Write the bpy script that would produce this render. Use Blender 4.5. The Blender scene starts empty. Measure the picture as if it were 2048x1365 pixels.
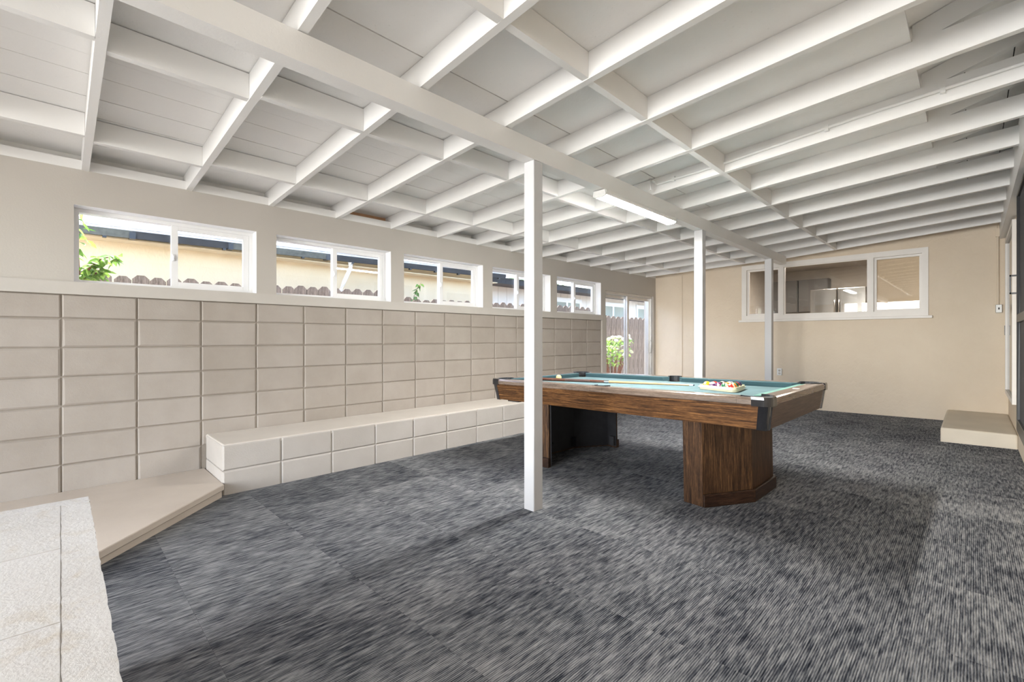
import bpy, bmesh, math, random
from mathutils import Vector, Matrix
random.seed(7)
S = bpy.context.scene
COL = S.collection
R = math.radians

# ------------------------------------------------------------------ camera, world, lights, exposure
CAM = (4.425, 0.0, 1.14)
cd = bpy.data.cameras.new('camera'); cam = bpy.data.objects.new('camera', cd); COL.objects.link(cam)
cam.location = CAM; cam.rotation_euler = (R(90), 0, R(45.28))
cd.sensor_width = 36; cd.lens = 912/2048*36; cd.shift_y = -(682.5-677.2)/2048; cd.clip_start = .02
S.camera = cam

W = bpy.data.worlds.new('world'); S.world = W; W.use_nodes = True
wn = W.node_tree.nodes; wl = W.node_tree.links
sky = wn.new('ShaderNodeTexSky'); sky.sky_type = 'NISHITA'; sky.sun_disc = False
sky.sun_elevation = R(62); sky.sun_rotation = R(-80); sky.air_density = 1.0; sky.dust_density = 2.0; sky.ozone_density = .6
bg = wn['Background']; wl.new(sky.outputs[0], bg.inputs[0]); bg.inputs[1].default_value = .60

def lamp(name, kind, loc, rot, energy, color=(1, 1, 1), **kw):
    l = bpy.data.lights.new(name, kind); o = bpy.data.objects.new(name, l); COL.objects.link(o)
    o.location = loc; o.rotation_euler = rot; l.energy = energy; l.color = color
    for k, v in kw.items(): setattr(l, k, v)
    return o
lamp('sun', 'SUN', (-8, 4, 9), (0, R(-28), R(-12)), 5.0, (1, .95, .86), angle=.009)
# two unseen area lamps added behind the camera as fill for the room
lamp('far_fill_lamp', 'AREA', (2.7, -9.5, 1.9), (R(90), 0, R(0)), 860, (1, .985, .96), shape='RECTANGLE', size=7, size_y=3.6)
lamp('rear_fill_lamp', 'AREA', (2.95, -2.85, 1.20), (R(90), 0, R(0)), 30, (1, .985, .96), shape='RECTANGLE', size=3.2, size_y=2.2)

S.view_settings.view_transform = 'Standard'; S.view_settings.look = 'None'
S.view_settings.gamma = 1; S.view_settings.use_curve_mapping = False
S.view_settings.exposure = 1.32

# ------------------------------------------------------------------ dimensions
YB = 8.40          # back wall
XR = 4.74          # right wall
YF = -3.0          # rear wall behind the camera
def zf(x): return -.025 + .0165*x            # the floor drains towards the block wall
def zr(x, y):                                 # underside of the rafters
    sag = .0075*(y-1.3)*min(max(x, 0)/2.42, 1)
    z = 2.326+.047*x if x < 2.42 else 2.44+.066*(x-2.42)
    return z-sag

# ------------------------------------------------------------------ mesh helpers
class MB:
    def __init__(s): s.v = []; s.f = []; s.sm = []
    def add(s, vs, fs, smooth=False):
        n = len(s.v); s.v += [tuple(v) for v in vs]
        for f in fs: s.f.append(tuple(i+n for i in f)); s.sm.append(smooth)
        return s
    def hexa(s, p):                            # 8 points: bottom 4 ccw, top 4 ccw
        return s.add(p, [(3, 2, 1, 0), (4, 5, 6, 7), (0, 1, 5, 4), (1, 2, 6, 5), (2, 3, 7, 6), (3, 0, 4, 7)])
    def box(s, x0, x1, y0, y1, z0, z1):
        return s.hexa([(x0, y0, z0), (x1, y0, z0), (x1, y1, z0), (x0, y1, z0), (x0, y0, z1), (x1, y0, z1), (x1, y1, z1), (x0, y1, z1)])
    def prism(s, poly, z0, z1, axis='z'):
        n = len(poly)
        def P(a, b, c): return (a, b, c) if axis == 'z' else ((a, c, b) if axis == 'y' else (c, a, b))
        vs = [P(a, b, z0) for a, b in poly]+[P(a, b, z1) for a, b in poly]
        fs = [tuple(range(n-1, -1, -1)), tuple(range(n, 2*n))]+[(i, (i+1) % n, n+(i+1) % n, n+i) for i in range(n)]
        return s.add(vs, fs)
    def tube(s, pts, r, n=8, smooth=True, cap=True):
        pts = [Vector(p) for p in pts]; rs = r if isinstance(r, (list, tuple)) else [r]*len(pts)
        vs = []; fs = []
        for i, p in enumerate(pts):
            a = pts[max(i-1, 0)]; b = pts[min(i+1, len(pts)-1)]; d = (b-a).normalized()
            u = d.cross(Vector((0, 0, 1)) if abs(d.z) < .9 else Vector((1, 0, 0))).normalized(); w = d.cross(u)
            for k in range(n):
                t = 2*math.pi*k/n; vs.append(p+rs[i]*(math.cos(t)*u+math.sin(t)*w))
        for i in range(len(pts)-1):
            for k in range(n): fs.append((i*n+k, i*n+(k+1) % n, (i+1)*n+(k+1) % n, (i+1)*n+k))
        s.add(vs, fs, smooth)
        if cap: s.add(vs[:n], [tuple(range(n-1, -1, -1))]); s.add(vs[-n:], [tuple(range(n))])
        return s
    def lathe(s, prof, n=16, c=(0, 0, 0), smooth=True):
        vs = []; fs = []
        for r, z in prof:
            for k in range(n):
                t = 2*math.pi*k/n; vs.append((c[0]+r*math.cos(t), c[1]+r*math.sin(t), c[2]+z))
        for i in range(len(prof)-1):
            for k in range(n): fs.append((i*n+k, i*n+(k+1) % n, (i+1)*n+(k+1) % n, (i+1)*n+k))
        return s.add(vs, fs, smooth)
    def mesh(s, name, bevel=0, seg=1):
        m = bpy.data.meshes.new(name); m.from_pydata(s.v, [], s.f)
        m.polygons.foreach_set('use_smooth', s.sm)
        bm = bmesh.new(); bm.from_mesh(m); bmesh.ops.recalc_face_normals(bm, faces=bm.faces)
        if bevel:
            bmesh.ops.remove_doubles(bm, verts=bm.verts, dist=1e-5)
            bmesh.ops.bevel(bm, geom=bm.edges[:], offset=bevel, segments=seg, affect='EDGES', profile=.5, clamp_overlap=True)
        bm.to_mesh(m); bm.free()
        return m
def put(name, mesh, mat, parent=None, loc=(0, 0, 0), rot=(0, 0, 0), scale=(1, 1, 1)):
    if isinstance(mesh, MB): mesh = mesh.mesh(name)
    o = bpy.data.objects.new(name, mesh); COL.objects.link(o)
    if mat and not mesh.materials: mesh.materials.append(mat)
    o.location = loc; o.rotation_euler = rot; o.scale = scale
    if parent: o.parent = parent
    return o
def empty(name, loc=(0, 0, 0), rot=(0, 0, 0)):
    o = bpy.data.objects.new(name, None); COL.objects.link(o); o.location = loc; o.rotation_euler = rot; o.empty_display_size = .1
    return o
def tag(o, label, cat=None, group=None, kind=None):
    o['label'] = label
    if cat: o['category'] = cat
    if group: o['group'] = group
    if kind: o['kind'] = kind
    return o
def B(x0, x1, y0, y1, z0, z1): return MB().box(x0, x1, y0, y1, z0, z1)

# ------------------------------------------------------------------ materials
def new(name):
    m = bpy.data.materials.new(name); m.use_nodes = True; nt = m.node_tree
    return m, nt, nt.nodes, nt.links, nt.nodes['Principled BSDF']
def ramp(n, stops, interp='LINEAR'):
    r = n.new('ShaderNodeValToRGB'); r.color_ramp.interpolation = interp
    e = r.color_ramp.elements
    while len(e) < len(stops): e.new(.5)
    for i, (p, c) in enumerate(stops): e[i].position = p; e[i].color = (*c, 1) if len(c) == 3 else c
    return r
def noise(n, l, vec, scale, detail=4, rough=.55, dist=0):
    t = n.new('ShaderNodeTexNoise'); t.inputs['Scale'].default_value = scale; t.inputs['Detail'].default_value = detail
    t.inputs['Roughness'].default_value = rough; t.inputs['Distortion'].default_value = dist
    if vec: l.new(vec, t.inputs['Vector'])
    return t
def mapping(n, l, vec, scale=(1, 1, 1), loc=(0, 0, 0), rot=(0, 0, 0)):
    m = n.new('ShaderNodeMapping'); m.inputs['Scale'].default_value = scale; m.inputs['Location'].default_value = loc; m.inputs['Rotation'].default_value = rot
    l.new(vec, m.inputs['Vector']); return m
def plain(name, col, rough=.5, metal=0, var=.06, vscale=6, bump=0, bscale=60, spec=.5, coat=0):
    m, nt, n, l, b = new(name)
    pos = n.new('ShaderNodeNewGeometry').outputs['Position']
    t = noise(n, l, pos, vscale)
    lo = tuple(max(0, c*(1-var)) for c in col); hi = tuple(min(1, c*(1+var)) for c in col)
    r = ramp(n, [(.3, lo), (.7, hi)]); l.new(t.outputs['Fac'], r.inputs['Fac']); l.new(r.outputs['Color'], b.inputs['Base Color'])
    b.inputs['Roughness'].default_value = rough; b.inputs['Metallic'].default_value = metal
    b.inputs['Specular IOR Level'].default_value = spec; b.inputs['Coat Weight'].default_value = coat
    if bump:
        t2 = noise(n, l, pos, bscale, 5, .6); bp = n.new('ShaderNodeBump'); bp.inputs['Strength'].default_value = bump; bp.inputs['Distance'].default_value = .01
        l.new(t2.outputs['Fac'], bp.inputs['Height']); l.new(bp.outputs['Normal'], b.inputs['Normal'])
    return m
def emit(name, col, st):
    m, nt, n, l, b = new(name)
    b.inputs['Base Color'].default_value = (.9, .9, .9, 1); b.inputs['Emission Color'].default_value = (*col, 1); b.inputs['Emission Strength'].default_value = st
    return m
def glass(name, tint=(1, 1, 1), ior=1.5, rough=.01):
    m, nt, n, l, b = new(name); n.remove(b)
    out = n['Material Output']; tr = n.new('ShaderNodeBsdfTransparent'); tr.inputs[0].default_value = (*tint, 1)
    gl = n.new('ShaderNodeBsdfGlossy'); gl.inputs['Roughness'].default_value = rough
    lw = n.new('ShaderNodeLayerWeight'); lw.inputs[0].default_value = .5
    pw = n.new('ShaderNodeMath'); pw.operation = 'POWER'; l.new(lw.outputs['Facing'], pw.inputs[0]); pw.inputs[1].default_value = 5
    f0 = ((ior-1)/(ior+1))**2
    fr = n.new('ShaderNodeMath'); fr.operation = 'MULTIPLY_ADD'; l.new(pw.outputs[0], fr.inputs[0]); fr.inputs[1].default_value = 1-f0; fr.inputs[2].default_value = f0
    mx = n.new('ShaderNodeMixShader'); l.new(fr.outputs[0], mx.inputs[0]); l.new(tr.outputs[0], mx.inputs[1]); l.new(gl.outputs[0], mx.inputs[2]); l.new(mx.outputs[0], out.inputs[0])
    return m
def woodgrain(name, cols, scale, rough=.35, coord='Object', dist=1.2, coat=.15, nscale=3.0, bump=.05):
    m, nt, n, l, b = new(name)
    tc = n.new('ShaderNodeTexCoord').outputs[coord]
    mp = mapping(n, l, tc, scale); a = noise(n, l, mp.outputs[0], nscale, 6, .62, dist)
    mp2 = mapping(n, l, tc, tuple(q*6 for q in scale)); c = noise(n, l, mp2.outputs[0], nscale*1.5, 4, .6, .3)
    mx = n.new('ShaderNodeMix'); mx.data_type = 'FLOAT'; mx.inputs[0].default_value = .35
    l.new(a.outputs['Fac'], mx.inputs[2]); l.new(c.outputs['Fac'], mx.inputs[3])
    k = len(cols); r = ramp(n, [(.37+.28*i/(k-1), cc) for i, cc in enumerate(cols)]); l.new(mx.outputs[0], r.inputs['Fac'])
    l.new(r.outputs['Color'], b.inputs['Base Color']); b.inputs['Roughness'].default_value = rough; b.inputs['Specular IOR Level'].default_value = .25; b.inputs['Coat Weight'].default_value = coat; b.inputs['Coat Roughness'].default_value = .25
    bp = n.new('ShaderNodeBump'); bp.inputs['Strength'].default_value = bump; bp.inputs['Distance'].default_value = .004; l.new(mx.outputs[0], bp.inputs['Height']); l.new(bp.outputs['Normal'], b.inputs['Normal'])
    return m
def painted_wood(name, col, crack=.25, rough=.45):
    m, nt, n, l, b = new(name)
    pos = n.new('ShaderNodeNewGeometry').outputs['Position']
    a = noise(n, l, pos, 2.2, 4); r = ramp(n, [(.3, tuple(c*.955 for c in col)), (.7, col)]); l.new(a.outputs['Fac'], r.inputs['Fac'])
    l.new(r.outputs['Color'], b.inputs['Base Color']); b.inputs['Roughness'].default_value = rough
    v = noise(n, l, pos, 45, 6, .65); w = n.new('ShaderNodeTexVoronoi'); w.inputs['Scale'].default_value = 26; l.new(pos, w.inputs['Vector'])
    rr = ramp(n, [(.0, (0, 0, 0)), (.12, (1, 1, 1))]); l.new(w.outputs['Distance'], rr.inputs['Fac'])
    ad = n.new('ShaderNodeMath'); ad.operation = 'ADD'; l.new(v.outputs['Fac'], ad.inputs[0]); l.new(rr.outputs['Color'], ad.inputs[1])
    bp = n.new('ShaderNodeBump'); bp.inputs['Strength'].default_value = crack; bp.inputs['Distance'].default_value = .006
    l.new(ad.outputs[0], bp.inputs['Height']); l.new(bp.outputs['Normal'], b.inputs['Normal'])
    return m
def stucco(name, col, hi):
    m, nt, n, l, b = new(name)
    pos = n.new('ShaderNodeNewGeometry').outputs['Position']
    a = noise(n, l, pos, 1.1, 5, .6); r = ramp(n, [(.3, col), (.72, hi)]); l.new(a.outputs['Fac'], r.inputs['Fac']); l.new(r.outputs['Color'], b.inputs['Base Color'])
    b.inputs['Roughness'].default_value = .75
    f = noise(n, l, mapping(n, l, pos, (1, 1, .7)).outputs[0], 16, 8, .6, .8); bp = n.new('ShaderNodeBump'); bp.inputs['Strength'].default_value = .60; bp.inputs['Distance'].default_value = .012
    l.new(f.outputs['Fac'], bp.inputs['Height']); l.new(bp.outputs['Normal'], b.inputs['Normal'])
    return m
def block_paint(name, col, hi, pits=.5, stain=None):
    m, nt, n, l, b = new(name)
    g = n.new('ShaderNodeNewGeometry'); pos = g.outputs['Position']; oi = n.new('ShaderNodeObjectInfo')
    a = noise(n, l, pos, 3, 5, .6)
    ad = n.new('ShaderNodeMath'); ad.operation = 'MULTIPLY_ADD'; l.new(oi.outputs['Random'], ad.inputs[0]); ad.inputs[1].default_value = .25; l.new(a.outputs['Fac'], ad.inputs[2])
    r = ramp(n, [(.35, col), (.85, hi)]); l.new(ad.outputs[0], r.inputs['Fac'])
    colr = r.outputs['Color']
    if stain:
        s1 = noise(n, l, pos, 9, 7, .7, .6); rr = ramp(n, [(.54, (0, 0, 0)), (.70, (.7, .7, .7))]); l.new(s1.outputs['Fac'], rr.inputs['Fac'])
        mx = n.new('ShaderNodeMix'); mx.data_type = 'RGBA'; l.new(rr.outputs['Color'], mx.inputs[0]); l.new(colr, mx.inputs[6]); mx.inputs[7].default_value = (*stain, 1); colr = mx.outputs[2]
    l.new(colr, b.inputs['Base Color']); b.inputs['Roughness'].default_value = .62
    f = noise(n, l, pos, 70, 6, .7); bp = n.new('ShaderNodeBump'); bp.inputs['Strength'].default_value = pits; bp.inputs['Distance'].default_value = .006
    l.new(f.outputs['Fac'], bp.inputs['Height']); l.new(bp.outputs['Normal'], b.inputs['Normal'])
    return m
def carpet(name):
    m, nt, n, l, b = new(name)
    pos = n.new('ShaderNodeNewGeometry').outputs['Position']; oi = n.new('ShaderNodeObjectInfo')
    sc = n.new('ShaderNodeVectorMath'); sc.operation = 'SCALE'; sc.inputs[3].default_value = 37.0
    cb = n.new('ShaderNodeCombineXYZ'); l.new(oi.outputs['Random'], cb.inputs[0]); l.new(oi.outputs['Random'], cb.inputs[1]); l.new(cb.outputs[0], sc.inputs[0])
    va = n.new('ShaderNodeVectorMath'); l.new(pos, va.inputs[0]); l.new(sc.outputs[0], va.inputs[1])
    st = noise(n, l, mapping(n, l, va.outputs[0], (150, 11, 1)).outputs[0], 1, 4, .7)          # fine yarn streaks
    st2 = noise(n, l, mapping(n, l, va.outputs[0], (62, 9, 1)).outputs[0], 1, 3, .6)         # dark dashes
    pt = noise(n, l, mapping(n, l, va.outputs[0], (3.2, 2.2, 1)).outputs[0], 1, 3, .6)         # broad patches
    wv = n.new('ShaderNodeTexWave'); wv.wave_type = 'BANDS'; wv.bands_direction = 'X'; wv.inputs['Scale'].default_value = 42; wv.inputs['Distortion'].default_value = .25; l.new(pos, wv.inputs['Vector'])
    def mth(op, a, bb, c=None):
        q = n.new('ShaderNodeMath'); q.operation = op
        for i, x in enumerate((a, bb, c)):
            if x is None: continue
            if isinstance(x, (int, float)): q.inputs[i].default_value = x
            else: l.new(x, q.inputs[i])
        return q.outputs[0]
    v = mth('MULTIPLY_ADD', st.outputs['Fac'], .85, mth('MULTIPLY', st2.outputs['Fac'], .75))
    v = mth('MULTIPLY_ADD', pt.outputs['Fac'], .38, v)
    v = mth('MULTIPLY_ADD', wv.outputs['Fac'], .20, v)
    v = mth('MULTIPLY_ADD', oi.outputs['Random'], .07, v)
    v = mth('SUBTRACT', v, .56)
    r = ramp(n, [(.28, (.007, .009, .015)), (.39, (.030, .034, .045)), (.51, (.092, .098, .110)), (.68, (.235, .24, .246)), (.9, (.39, .39, .388))]); l.new(v, r.inputs['Fac'])
    l.new(r.outputs['Color'], b.inputs['Base Color']); b.inputs['Roughness'].default_value = .95; b.inputs['Specular IOR Level'].default_value = .15
    b.inputs['Sheen Weight'].default_value = 0
    bp = n.new('ShaderNodeBump'); bp.inputs['Strength'].default_value = .5; bp.inputs['Distance'].default_value = .003; l.new(wv.outputs['Fac'], bp.inputs['Height']); l.new(bp.outputs['Normal'], b.inputs['Normal'])
    return m

M = {}
M['ceil'] = painted_wood('ceiling_paint', (.88, .87, .85), .3)
M['ceil_smooth'] = painted_wood('timber_paint', (.82, .812, .795), .12)
M['deck'] = painted_wood('deck_paint', (.87, .86, .84), .35)
M['post'] = painted_wood('post_paint', (.62, .62, .63), .12)
M['dark'] = plain('dark_void', (.03, .028, .025), .9)
M['wall'] = plain('wall_paint', (.50, .468, .425), .6, var=.03, vscale=1.5, bump=.08, bscale=90)
M['ledge'] = plain('ledge_paint', (.52, .49, .45), .5, var=.03, bump=.05)
M['mortar'] = plain('mortar_paint', (.30, .262, .22), .8, var=.08, vscale=10, bump=.3, bscale=50)
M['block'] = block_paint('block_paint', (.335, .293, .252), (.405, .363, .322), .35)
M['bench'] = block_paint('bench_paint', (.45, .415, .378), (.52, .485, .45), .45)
M['seat'] = block_paint('bench_top_lit', (.66, .61, .55), (.73, .68, .62), .3)  # bench paint with the light falling on the top put into the colour
M['slab'] = block_paint('slab_paint', (.52, .452, .385), (.59, .52, .45), .15)
M['cap'] = block_paint('white_block_paint', (.53, .505, .475), (.62, .60, .575), .4, stain=(.50, .44, .36))
M['step'] = plain('step_paint', (.64, .57, .46), .6, var=.05, vscale=3, bump=.15, bscale=40)
M['stucco'] = stucco('stucco_paint', (.69, .585, .455), (.75, .65, .52))
M['vinyl'] = plain('white_vinyl', (.82, .82, .82), .35, var=.02)
M['white'] = plain('white_trim_paint', (.80, .77, .73), .45, var=.03, bump=.05)
M['alu'] = plain('aluminium', (.62, .61, .60), .35, .8, .05)
M['glass'] = glass('pane_glass')
M['glass_dark'] = glass('house_glass', (.94, .93, .91), 1.62, .015)
M['carpet'] = carpet('carpet')
M['concrete'] = plain('concrete', (.30, .29, .28), .9)
M['oak'] = woodgrain('oak_apron', [(.016, .006, .002), (.060, .025, .008), (.135, .060, .020), (.29, .135, .045)], (1.3, 26, 30), .45, dist=.9, coat=.03)
M['oakend'] = woodgrain('oak_end', [(.055, .034, .023), (.095, .060, .041), (.145, .098, .070)], (26, 1.2, 26), .42, bump=.03)
M['oakv'] = woodgrain('oak_pedestal', [(.010, .005, .003), (.036, .017, .008), (.080, .039, .017), (.17, .085, .034)], (26, 26, 1.3), .5, coat=.02)
M['oakdark'] = woodgrain('oak_moulding', [(.008, .004, .003), (.03, .014, .008), (.07, .034, .018)], (3, 3, 30), .4)
M['rail'] = woodgrain('rail_laminate', [(.12, .085, .065), (.19, .135, .10), (.27, .20, .155)], (1.2, 8, 8), .22, coat=.4, bump=.02)
M['felt'] = plain('felt', (.135, .208, .225), .95, var=.12, vscale=7, bump=.08, bscale=250, spec=.1)
M['cushion'] = plain('cushion_cloth', (.062, .115, .130), .9, var=.1, vscale=5, spec=.15)
M['cushion_pale'] = plain('cushion_cloth_pale', (.19, .36, .31), .9, var=.1, vscale=6, spec=.15)  # paler, greener cloth for one end cushion
M['black'] = plain('black_plastic', (.012, .012, .014), .12, var=.05, coat=.5)
M['blackm'] = plain('black_board', (.018, .018, .021), .6, var=.25, vscale=12, bump=.1)
M['pocket'] = plain('pocket_rubber', (.02, .022, .026), .55)
M['chrome'] = plain('bright_metal', (.55, .55, .54), .22, 1, .04)
M['cream'] = plain('cream_plastic', (.80, .74, .52), .35, var=.05, vscale=20)
M['cue_butt'] = woodgrain('cue_butt', [(.06, .022, .012), (.13, .05, .03), (.2, .09, .06)], (3, 30, 30), .25, coat=.5)
M['cue_wrap'] = plain('cue_wrap', (.10, .055, .045), .7, var=.2, vscale=80)
M['maple'] = woodgrain('cue_maple', [(.45, .27, .12), (.58, .37, .18), (.68, .46, .25)], (2, 40, 40), .25, coat=.4)
M['whitep'] = plain('white_plastic', (.80, .80, .78), .35, var=.02)
M['blue'] = plain('cue_tip_leather', (.03, .04, .06), .8)
M['led'] = emit('led_diffuser', (1, .97, .92), 108)
M['fence'] = woodgrain('weathered_cedar', [(.06, .046, .036), (.15, .115, .088), (.27, .215, .17), (.40, .33, .265)], (14, 14, 1.2), .85, coat=0, bump=.3)
M['n_stucco'] = stucco('neighbour_stucco', (.66, .53, .34), (.74, .62, .42))
M['gutter'] = plain('grey_gutter', (.045, .045, .045), .7, var=.2, vscale=8, spec=.15)
M['gutter_light'] = plain('pale_gutter', (.115, .115, .095), .7, var=.25, vscale=20, spec=.15)
M['shingle'] = plain('shingle', (.62, .60, .58), .9, var=.2, vscale=14, bump=.3)
M['siding'] = plain('white_siding', (.78, .74, .68), .7, var=.04)
M['soffit'] = plain('shaded_soffit', (.055, .042, .035), .8, var=.3, vscale=5)  # eave shade put into the colour; also backs the siding boards
M['blind'] = plain('window_blind', (.30, .33, .28), .6, var=.05)
M['soil'] = plain('bounce_ground', (.66, .63, .58), .9, var=.1, vscale=3, bump=.5)  # unseen ground, made pale to bounce light up through the windows
M['sunlit'] = plain('sunlit_gap_orange', (.62, .36, .20), .7, var=.15)  # sunlight through an eave gap put into the colour
M['bframe'] = plain('black_door_frame', (.02, .02, .022), .35)
M['mesh_screen'] = plain('insect_screen', (.06, .06, .065), .7)
M['steel'] = plain('stainless_steel', (.27, .265, .26), .22, 1, .05)
M['cabinet'] = plain('dark_cabinet', (.10, .095, .09), .5)
M['interior'] = plain('kitchen_wall', (.42, .38, .33), .7)
M['blindfab'] = plain('blind_fabric', (.92, .76, .57), .8, var=.03)
M['bark'] = plain('red_brown_stem', (.20, .075, .045), .8, var=.2, vscale=30)
def leafmat(name, c, c2):
    m, nt, n, l, b = new(name)
    oi = n.new('ShaderNodeObjectInfo'); r = ramp(n, [(0, c), (1, c2)]); l.new(oi.outputs['Random'], r.inputs['Fac']); l.new(r.outputs['Color'], b.inputs['Base Color'])
    b.inputs['Roughness'].default_value = .45; b.inputs['Subsurface Weight'].default_value = .0
    tr = n.new('ShaderNodeBsdfTranslucent'); l.new(r.outputs['Color'], tr.inputs[0]); mx = n.new('ShaderNodeMixShader'); mx.inputs[0].default_value = .35
    l.new(b.outputs[0], mx.inputs[1]); l.new(tr.outputs[0], mx.inputs[2]); l.new(mx.outputs[0], n['Material Output'].inputs[0])
    return m
M['leaf'] = leafmat('leaf_green', (.07, .20, .02), (.40, .60, .12))
M['leaf_dark'] = leafmat('leaf_dark_green', (.035, .10, .02), (.14, .26, .05))
M['petal'] = leafmat('white_petal', (.75, .78, .62), (.9, .9, .85))

# ================================================================== FLOOR
fl = MB().hexa([(-.25, YF, zf(-.25)-.2), (XR+.2, YF, zf(XR)-.2), (XR+.2, YB+.2, zf(XR)-.2), (-.25, YB+.2, zf(-.25)-.2),
                (-.25, YF, zf(-.25)-.006), (XR+.2, YF, zf(XR+.2)-.006), (XR+.2, YB+.2, zf(XR+.2)-.006), (-.25, YB+.2, zf(-.25)-.006)])
floor = tag(put('floor', fl, M['concrete']), 'floor laid with charcoal and grey striped carpet tiles', 'floor', kind='structure')
tile = MB().box(0, 1, 0, 1, -.006, 0).mesh('carpet_tile'); tile.materials.append(M['carpet'])
xs = [.50]+[3.64-.6*k for k in range(5, -1, -1) if 3.64-.6*k > .52]+[4.24, XR]
ys = [1.59+.6*k for k in range(-8, 12)]+[YB]
ys = [y for y in ys if y >= YF]
TILT = -math.atan(.0165)
for i in range(len(xs)-1):
    for j in range(len(ys)-1):
        w = xs[i+1]-xs[i]-.0006; d = ys[j+1]-ys[j]-.0006
        put('carpet_tile', tile, None, floor, (xs[i], ys[j], zf(xs[i])), (0, TILT, 0), (w, d, 1))

# ================================================================== CEILING
ceil = MB()
ceil.hexa([(-.6, YF-.1, zr(-.6, YF)+.164), (4.16, YF-.1, zr(4.16, YF)+.164), (4.16, YB+.1, zr(4.16, YB)+.164), (-.6, YB+.1, zr(-.6, YB)+.164),
           (-.6, YF-.1, zr(-.6, YF)+.20), (4.16, YF-.1, zr(4.16, YF)+.20), (4.16, YB+.1, zr(4.16, YB)+.20), (-.6, YB+.1, zr(-.6, YB)+.20)])
ceil.hexa([(4.10, YF-.1, 2.95), (5.2, YF-.1, 3.25), (5.2, YB+.1, 3.25), (4.10, YB+.1, 2.95), (4.10, YF-.1, 3.0), (5.2, YF-.1, 3.3), (5.2, YB+.1, 3.3), (4.10, YB+.1, 3.0)])
ceiling = tag(put('ceiling', ceil, M['dark']), 'white painted open rafter ceiling with plank decking', 'ceiling', kind='structure')
def slope_board(x0, x1, y0, y1, dz, th, fn=None):
    fn = fn or (lambda x, y: zr(x, y)+.14)
    xm = [x0, x1] if not (x0 < 2.42 < x1) else [x0, 2.42, x1]
    m = MB(); 
    for a, b_ in zip(xm[:-1], xm[1:]):
        m.hexa([(a, y0, fn(a, y0)+dz), (b_, y0, fn(b_, y0)+dz), (b_, y1, fn(b_, y1)+dz), (a, y1, fn(a, y1)+dz),
                (a, y0, fn(a, y0)+dz+th), (b_, y0, fn(b_, y0)+dz+th), (b_, y1, fn(b_, y1)+dz+th), (a, y1, fn(a, y1)+dz+th)])
    return m
edges = [-.6, -.28, .075, .34, .635, .90, 1.165, 1.37, 1.66, 1.95, 2.20, 2.442]
for a, b_ in zip(edges[:-1], edges[1:]):
    dz = random.uniform(0, .004); g = random.choice((.003, .005, .007))
    for y0, y1 in ((YF, 2.547), (2.551, YB)):
        put('deck_board', slope_board(a, b_-g, y0, y1, dz, .019), M['deck'], ceiling)
RY = [.105+.608*i for i in range(-5, 14)]
py = [YF]+[y+.02 for y in RY[1::4]]+[YB]
for y0, y1 in zip(py[:-1], py[1:]):
    put('plywood_panel', slope_board(2.446, 4.20, y0+.001, y1-.001, 0, .016), M['deck'], ceiling)
for y in RY:
    t = .040; m = MB()
    for a, b_ in ((-.45, 2.42), (2.42, 4.665)):
        m.hexa([(a, y, zr(a, y)), (b_, y, zr(b_, y)), (b_, y+t, zr(b_, y)), (a, y+t, zr(a, y)),
                (a, y, zr(a, y)+.139), (b_, y, zr(b_, y)+.139), (b_, y+t, zr(b_, y)+.139), (a, y+t, zr(a, y)+.139)])
    put('rafter', m, M['ceil_smooth'], ceiling)
for i in range(len(RY)-1):
    y0, y1 = RY[i]+.041, RY[i+1]-.001
    for x, jit in ((3.035, .012), (1.80, .03), (.665, .02)):
        xx = x+random.uniform(-jit, jit); m = MB()
        if x == .665 and .0 < RY[i] < .6: xx = .60
        if x == 1.80 and .0 < RY[i] < .6: xx = 1.72
        z0 = zr(xx, y0); z1 = zr(xx, y1); dz = random.uniform(-.002, .004)
        m.hexa([(xx-.04, y0, z0+dz), (xx, y0, z0+dz), (xx, y1, z1+dz), (xx-.04, y1, z1+dz), (xx-.04, y0, z0+.137), (xx, y0, z0+.137), (xx, y1, z1+.137), (xx-.04, y1, z1+.137)])
        put('blocking', m, M['ceil_smooth'], ceiling)
    # board closing each bay on top of the wall plate, set back from its face
    sunlit = 1.8 < RY[i] < 2.0  # this bay's board is tinted to stand for an open gap with sun behind
    m = B(-.13, -.11, y0, y1, 2.395, zr(-.12, y0)+.137)
    put('eave_block', m, M['sunlit'] if sunlit else M['ceil'], ceiling)
# eave of the house along the right wall: rafter tails and sheathing boards
def zt(x, y): return 2.66-.0075*(y-3.14)+.30*(x-4.21)
for y in RY[2:]:
    m = MB(); a, b_ = 4.205, 5.0; yy = y+.002
    m.hexa([(a, yy, zt(a, y)), (b_, yy, zt(b_, y)), (b_, yy+.036, zt(b_, y)), (a, yy+.036, zt(a, y)), (a, yy, zt(a, y)+.108), (b_, yy, zt(b_, y)+.108), (b_, yy+.036, zt(b_, y)+.108), (a, yy+.036, zt(a, y)+.108)])
    put('eave_rafter_tail', m, M['ceil_smooth'], ceiling)
for a, b_ in ((4.19, 4.387), (4.393, 4.60), (4.606, 4.80), (4.806, 5.0)):
    put('eave_board', slope_board(a, b_, YF, YB, .111, .018, zt), M['deck'], ceiling)

m = MB().hexa([(4.165, YF, zr(4.17, YF)+.15), (4.185, YF, zr(4.17, YF)+.15), (4.185, YB, zr(4.17, YB)+.15), (4.165, YB, zr(4.17, YB)+.15), (4.165, YF, 3.02), (4.185, YF, 3.02), (4.185, YB, 3.02), (4.165, YB, 3.02)])
put('eave_closer', m, M['deck'], ceiling)  # board added to stop sky light leaking in above the deck

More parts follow.
